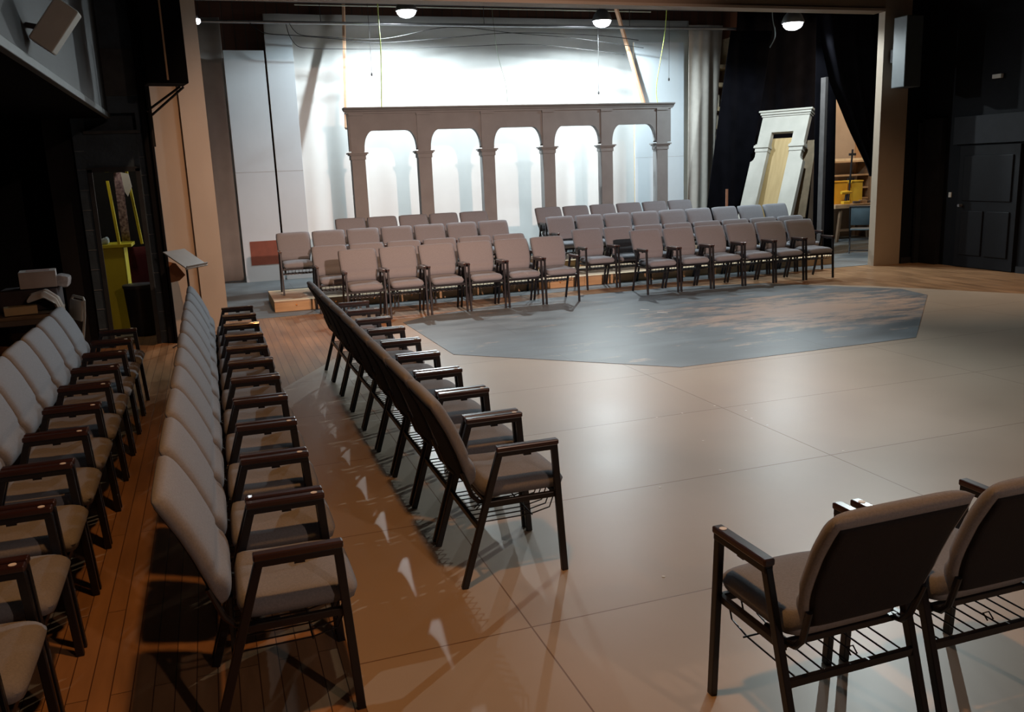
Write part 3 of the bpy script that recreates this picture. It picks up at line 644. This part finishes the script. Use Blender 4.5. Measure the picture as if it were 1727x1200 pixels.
bm = bm_new(); bar(bm, (0, 0, .06), (.02, 0, .22), .05, .045, .01); obj('grip', bm, BLK, t)
bm = bm_new(); tube(bm, [(-.12, 0, .25), (.02, 0, .25), (.10, 0, .25), (.16, 0, .25)], [.035, .045, .03, .015], 10); obj('motor_body', bm, MATS['tool_yellow'], t, True)
t = thing('bar_clamp', 'tall black bar clamp standing at the workbench', 'clamp', (13.12, 15.72, .806))
bm = bm_new(); bar(bm, (0, 0, 0), (.06, 0, 1.15), .035, .02); obj('bar', bm, BLK, t)
bm = bm_new(); b2(bm, -.02, .14, -.02, .02, 1.02, 1.07); b2(bm, -.04, .12, -.02, .02, .5, .55); obj('jaw', bm, BLK, t)
for k in range(4):
    bm = bm_new(); b2(bm, 0, .11 + .03 * k, 0, .12, 0, .05 + .02 * (k % 2), .008); o = obj('bench_clutter', bm, mat('clutter_%d' % (k % 2), [(.10, .09, .09), (.45, .33, .22)][k % 2], .6, var=.2)); o.location = (13.28 + .16 * k, 15.66, .806)
    tag(o, 'small tool box on the workbench, %s from the left' % ORD[k], 'tool', 'small items on the workbench')
bm = bm_new(); tube(bm, [(math.cos(a) * .10, 0, math.sin(a) * .17) for a in [i * 2 * PI / 24 for i in range(22)]], .018, 8); o = obj('air_hose', bm, mat('red_hose', (.65, .06, .03), .5, var=.05), None, True); o.location = (12.95, 16.2, 1.46); tag(o, 'coiled red hose hanging at the left of the workshop shelves', 'hose')

# folding chair backstage
t = thing('folding_chair', 'blue-grey metal folding chair standing beside the right proscenium column', 'chair', (11.80, 13.75, .004), -.75)
bm = bm_new(); 
for sx in (-.2, .2): tube(bm, [(sx, .22, .0), (sx, -.16, .60), (sx, -.24, .88)], .013, 8)
tube(bm, [(-.2, -.24, .88), (.2, -.24, .88)], .013, 8); obj('front_frame', bm, DKSTEEL, t, True)
bm = bm_new()
for sx in (-.2, .2): tube(bm, [(sx * .92, -.28, .0), (sx * .92, .16, .44)], .012, 8)
tube(bm, [(-.185, -.24, .05), (.185, -.24, .05)], .01, 8); obj('rear_frame', bm, DKSTEEL, t, True)
bm = bm_new(); box(bm, (0, .0, .44), (.38, .38, .03), bev=.012); obj('seat', bm, BLUEG, t, True)
bm = bm_new(); box(bm, (0, -.195, .70), (.36, .02, .36), (.21, 0, 0), bev=.01); obj('backrest', bm, BLUEG, t, True)

# ------------------------------------------------------------------ right wall items
t = thing('wall_speaker', 'slim grey loudspeaker mounted high beside the right proscenium', 'speaker', (10.62, 11.5, 2.84))
bm = bm_new(); b2(bm, -.17, .15, -.14, .14, 0, 1.06, .012); obj('cabinet', bm, mat('grey_speaker_paint', (.08, .10, .11), .5, var=.08), t)
bm = bm_new(); b2(bm, -.10, .08, .14, .27, .4, .6); obj('bracket', bm, DKSTEEL, t)
bm = bm_new(); b2(bm, .0, .05, -.08, .08, 0, .06, .006); o = obj('wall_box', bm, mat('white_plastic', (.75, .75, .70), .5, var=.04)); o.location = (11.345, 10.47, 2.87); tag(o, 'small white box fixed high on the right black wall', 'box')
bm = bm_new(); b2(bm, -.02, .0, 0, .05, 0, .08, .004); o = obj('light_switch', bm, MATS['white_plastic']); o.location = (11.4, 11.22, 1.1); tag(o, 'pale switch plate on the right black wall beside the door', 'switch')

# ------------------------------------------------------------------ left side items
t = thing('hanging_speaker', 'tall black loudspeaker cabinet hanging before the left proscenium', 'speaker', (-.27, 10.05, 2.82), .18)
bm = bm_new(); b2(bm, -.21, .19, -.17, .17, 0, 1.35, .008); obj('cabinet', bm, mat('black_speaker', (.003, .0035, .005), .9, var=.2, spec=.1), t)
bm = bm_new(); b2(bm, -.02, -.002, -.176, -.170, .03, 1.33); obj('edge_strip', bm, mat('tan_edge_light', (.38, .26, .16), .6, var=.1), t, label='amber-lit cabinet edge painted as a thin tan strip')  # tan colour painted in for light caught on the cabinet's corner edge
bm = bm_new(); bar(bm, (-.15, .6, -.22), (.14, .10, -.01), .018, .018); bar(bm, (-.10, .6, -.26), (.18, .12, -.01), .018, .018); bar(bm, (-.12, .55, -.6), (-.12, .55, .5), .03, .03); obj('bracket', bm, BLK, t)
t = thing('box_speaker', 'pale grey box speaker tilted on the dark duct at upper left', 'speaker', (-.77, 6.25, 2.79))
t.rotation_euler = Euler((0, math.radians(37), 0))
bm = bm_new(); box(bm, (0, 0, 0), (.15, .16, .30), bev=.010); obj('cabinet', bm, mat('pale_grey_box', (.55, .58, .56), .6, var=.05), t)
bm = bm_new(); box(bm, (0, .085, -.02), (.13, .012, .26), bev=.004); obj('rear_plate', bm, DKSTEEL, t)
bm = bm_new(); bar(bm, (-.07, 0, -.06), (-.15, 0, -.10), .03, .03); obj('mount', bm, DKSTEEL, t)

# music stand
t = thing('music_stand', 'black music stand with a sloping desk by the beige wall', 'stand', (-.30, 10.45, .001), 1.0)
bm = bm_new(); tube(bm, [(0, 0, .04), (0, 0, .90)], .012, 8); obj('pole', bm, DKSTEEL, t, True)
bm = bm_new()
for k in range(3):
    a = k * 2 * PI / 3 + .4; tube(bm, [(0, 0, .10), (math.cos(a) * .14, math.sin(a) * .14, .05), (math.cos(a) * .26, math.sin(a) * .26, .008)], .008, 6)
obj('tripod_foot', bm, DKSTEEL, t, True)
bm = bm_new(); box(bm, (0, .0, .985), (.40, .012, .34), (math.radians(-56), 0, 0), bev=.002); obj('desk', bm, mat('grey_metal_desk', (.22, .24, .25), .4, metal=.3, var=.05), t)
bm = bm_new(); box(bm, (0, -.13, .905), (.40, .05, .008), (math.radians(-56), 0, 0)); obj('ledge', bm, MATS['grey_metal_desk'], t)
bm = bm_new(); prism(bm, [(-.10, .70), (.02, .72), (.09, .78), (.0, .92), (-.09, .95)], -.008, .0, 'XZ'); o = obj('cardboard_piece', bm, mat('brown_cardboard', (.28, .13, .06), .8, var=.1)); o.location = (-.42, 10.72, 0.001); tag(o, 'brown cardboard piece propped between black wall and stand', 'cardboard')

# table with boxes and cloth
t = thing('folding_table', 'cluttered folding table at the far left behind the leftmost chairs', 'table', (-2.28, 8.85, .0005), .05)
bm = bm_new(); b2(bm, -.9, .9, -.37, .37, .70, .735, .006); obj('top', bm, mat('table_laminate', (.16, .12, .08), .5, var=.15), t)
bm = bm_new(); b2(bm, -.88, .88, -.375, -.36, .655, .70); b2(bm, -.88, .88, .36, .375, .655, .70); obj('apron', bm, mat('table_apron', (.10, .09, .085), .6, var=.1), t)
for x in (-.75, .75):
    for y in (-.28, .28):
        bm = bm_new(); tube(bm, [(x, y, 0), (x, y, .70)], .014, 8); obj('leg', bm, STEEL, t, True)
t = thing('storage_carton', 'white printed carton on top of the heap on the table', 'box', (-1.54, 8.95, .94), .12, 'cartons on the table')
bm = bm_new(); b2(bm, -.15, .15, -.13, .13, 0, .15, .004); obj('carton', bm, mat('white_carton', (.55, .50, .48), .7, var=.08), t)
bm = bm_new(); b2(bm, -.09, .10, -.08, .08, .15, .153); obj('printed_panel', bm, mat('pinkish_print', (.38, .16, .14), .7, col2=(.5, .4, .37), scale=22), t)
bm = bm_new(); box(bm, (0, 0, .055), (.12, .2, .11), (0, .25, 0), bev=.03); o = obj('plastic_bag', bm, mat('shiny_clear_plastic', (.50, .48, .50), .2, var=.2, scale=30, bump=.8, bscale=30), None, True); o.location = (-1.34, 8.95, .93); tag(o, 'shiny plastic bag hanging over the side of the carton heap', 'bag')
bm = bm_new(); b2(bm, -.24, .24, -.17, .17, 0, .19, .01); o = obj('storage_carton', bm, mat('dark_crate', (.05, .04, .045), .7, var=.3)); o.location = (-1.62, 8.97, .7405); tag(o, 'dark crate under the white carton on the table', 'box', 'cartons on the table')
bm = bm_new(); b2(bm, -.2, .2, -.15, .15, 0, .15, .01); o = obj('storage_carton', bm, mat('brown_crate', (.12, .07, .05), .7, var=.3)); o.location = (-2.12, 8.85, .7405); tag(o, 'brown box at the left edge of the photo, lower of two', 'box', 'cartons on the table')
bm = bm_new(); b2(bm, -.19, .17, -.15, .13, 0, .12, .01); o = obj('storage_carton', bm, mat('brown_crate_top', (.10, .07, .045), .7, var=.3)); o.location = (-2.10, 8.86, .892); tag(o, 'brown box at the left edge of the photo, upper of two', 'box', 'cartons on the table')
t = thing('paper_box', 'small cream box lying at the front of the table', 'box', (-1.66, 8.62, .7405), .2)
bm = bm_new(); b2(bm, -.13, .13, -.06, .06, 0, .075, .005); obj('carton', bm, mat('cream_card', (.50, .42, .26), .7, var=.1), t)
# draped white cloth
bm = bm_new()
n1, n2 = 26, 22; V = []
for i in range(n1 + 1):
    s_ = i / n1
    # path over the table end: heap, edge, hang
    pth = [(0, (-1.58, .90)), (.25, (-1.46, .93)), (.42, (-1.375, .86)), (.55, (-1.345, .76)), (1, (-1.32, .50))]
    x, z = interp(pth, s_)
    col = []
    for j in range(n2 + 1):
        w = -1 + 2 * j / n2
        amp = .02 + .02 * s_
        col.append(bm.verts.new((x + .5 * amp * math.sin(w * 11 + 1), 8.66 + w * (.14 - .05 * s_) + .01 * math.sin(s_ * 9), z - .05 * w * w * (1 - s_) + amp * .5 * math.sin(w * 9 + s_ * 3))))
    V.append(col)
K = [[bm.verts.new(v.co + Vector((.006, 0, .004))) for v in c] for c in V]
for i in range(n1):
    for j in range(n2):
        bm.faces.new((V[i][j], V[i + 1][j], V[i + 1][j + 1], V[i][j + 1])); bm.faces.new((K[i][j], K[i][j + 1], K[i + 1][j + 1], K[i + 1][j]))
o = obj('white_cloth', bm, mat('crumpled_white_cloth', (.55, .50, .46), .85, var=.08, bump=.5, bscale=18), None, 'all'); setorigin(o, (-1.4, 8.66, .75)); tag(o, 'crumpled white cloth hanging over the end of the table', 'cloth')
# pale plastic chair behind
t = thing('plastic_chair', 'pale plastic chair between the table end and the black wall', 'chair', (-1.40, 8.86, .0005), 2.0); t.scale = (.9, .9, .95)
PL = mat('pale_plastic', (.36, .33, .29), .5, var=.05)
bm = bm_new(); box(bm, (0, .05, .44), (.42, .42, .03), bev=.012); obj('seat', bm, PL, t, True)
bm = bm_new(); box(bm, (0, -.17, .74), (.36, .025, .20), (.15, 0, 0), bev=.011); obj('backrest', bm, PL, t, True)
bm = bm_new()
tube(bm, [(-.2, -.13, .44), (-.205, -.18, .70), (-.19, -.20, .84), (-.15, -.205, .865), (.15, -.205, .865), (.19, -.20, .84), (.205, -.18, .70), (.2, -.13, .44)], .013, 8); obj('back_frame', bm, PL, t, True)
for x in (-.18, .18):
    for y in (-.12, .22):
        bm = bm_new(); tube(bm, [(x * 1.1, y * 1.1, 0), (x, y, .43)], .013, 8); obj('leg', bm, PL, t, True)

# doorway contents
t = thing('yellow_booth', 'yellow puppet-style booth with posts and a counter, inside the dark doorway', 'booth', (-1.12, 12.0, .0005), 0)
bm = bm_new(); b2(bm, -.27, .06, -.02, .0, .02, 1.06); obj('front_panel', bm, YELLOW, t)
bm = bm_new(); b2(bm, .04, .06, .0, .50, .02, 1.06); obj('side_panel', bm, YELLOW, t)
bm = bm_new(); b2(bm, -.30, .16, -.07, .50, 1.06, 1.10, .003); obj('counter', bm, YELLOW, t)
bm = bm_new(); bar(bm, (.02, -.02, 1.10), (-.02, -.02, 1.88), .075, .03); obj('post', bm, YELLOW, t)
bm = bm_new(); bar(bm, (.25, .45, 1.06), (.17, .45, 2.05), .075, .03); obj('post', bm, YELLOW, t)
bm = bm_new(); bar(bm, (-.02, -.02, 2.0), (.2, .45, 2.03), .04, .03); obj('top_rail', bm, YELLOW, t)
bm = bm_new(); cloth(bm, -1.08, -.98, 1.12, 1.98, 12.15, .02, 20, 6, 21); o = obj('patterned_scarf', bm, mat('maroon_speckled_cloth', (.05, .015, .03), .8, col2=(.42, .30, .34), scale=28), None, 'all'); setorigin(o, (-1.0, 12.15, 1.12)); tag(o, 'dark speckled scarf hanging between the yellow posts', 'scarf')
bm = bm_new(); prism(bm, [(-.99, 1.98), (-.90, 1.96), (-.88, 1.80), (-.94, 1.68), (-.97, 1.74)], 12.10, 12.115); o = obj('white_rag', bm, mat('white_rag_cloth', (.62, .62, .66), .8, var=.05)); setorigin(o, (-.93, 12.1, 1.7)); tag(o, 'small white rag hanging at the top of the yellow booth', 'cloth')
bm = bm_new(); box(bm, (0, 0, .035), (.16, .20, .07), bev=.03, seg=3)
for v in bm.verts: v.co.z += .02 * math.sin(v.co.x * 30) if v.co.z > .03 else 0
o = obj('folded_cloth', bm, mat('blue_white_cloth', (.20, .27, .32), .85, col2=(.45, .5, .5), scale=18), None, True); o.location = (-1.31, 12.14, 1.101); tag(o, 'blue and white cloth heaped on the yellow counter', 'cloth')
bm = bm_new(); cloth(bm, -1.02, -.74, .35, 1.05, 12.05, .015, 20, 6, 22); o = obj('maroon_drape', bm, MAROON, None, 'all'); setorigin(o, (-.9, 12.05, .35)); tag(o, 'maroon cloth hanging below the yellow counter', 'cloth')
t = thing('waste_bin', 'tall black bin standing inside the doorway', 'bin', (-.90, 11.55, .0005))
bm = bm_new(); lathe(bm, [(.15, 0), (.155, .02), (.185, .60), (.185, .615), (.17, .615), (.15, .05)], (0, 0, 0), 20); obj('body', bm, mat('black_plastic', (.018, .018, .022), .45, var=.1), t, True)
bm = bm_new(); lathe(bm, [(.188, .585), (.194, .60), (.194, .625), (.186, .63)], (0, 0, 0), 20); obj('rim', bm, mat('dull_rim', (.05, .05, .055), .4, var=.1), t, True)
bm = bm_new(); b2(bm, -.05, .05, -.01, .01, 0, 1.6); o = obj('leaning_plank', bm, mat('pale_plank', (.45, .40, .30), .7, var=.1)); o.location = (-1.36, 12.8, .001); o.rotation_euler = (0, -.12, 0); tag(o, 'pale plank leaning behind the yellow booth', 'board')
for k in range(2):
    bm = bm_new(); b2(bm, -.11, .11, -.08, .08, 0, .04); o = obj('floor_box', bm, mat('pale_block', (.40, .38, .33), .7, var=.1)); o.location = (-1.12 + .04 * k, 11.35 - .30 * k, .001); tag(o, ['pale block on the floor before the yellow booth', 'pale block on the floor just inside the doorway'][k], 'block', 'pale blocks on the doorway floor')

# small specks of tape on the floor
SP = mat('white_tape', (.75, .75, .70), .5, var=.05)
for i, (x, y) in enumerate([(3.48, 5.56), (3.61, 5.34), (3.53, 5.15), (3.53, 4.96), (3.62, 4.29), (2.74, 4.31), (3.16, 5.49), (2.94, 5.47), (2.95, 4.85), (2.28, 4.21), (1.76, 3.22)]):
    bm = bm_new(); lathe(bm, [(.008, 0), (.008, .0015)], (0, 0, 0), 8); o = obj('tape_speck', bm, SP); o.location = (x, y, .0052)
    tag(o, 'tiny white speck on the tan floor near the sheet seams', 'speck', 'white specks on the tan floor')
for i, (x, y, lx) in enumerate([(5.12, 9.84, .12), (5.2, 9.52, .14)]):
    bm = bm_new(); b2(bm, -lx / 2, lx / 2, -.012, .012, 0, .001); o = obj('tape_mark', bm, SP); o.location = (x, y, .0092); o.rotation_euler = (0, 0, -.9)
    tag(o, ['farther white tape dash on the blue-grey floor', 'nearer white tape dash on the blue-grey floor'][i], 'tape', 'white tape dashes on the blue-grey floor')
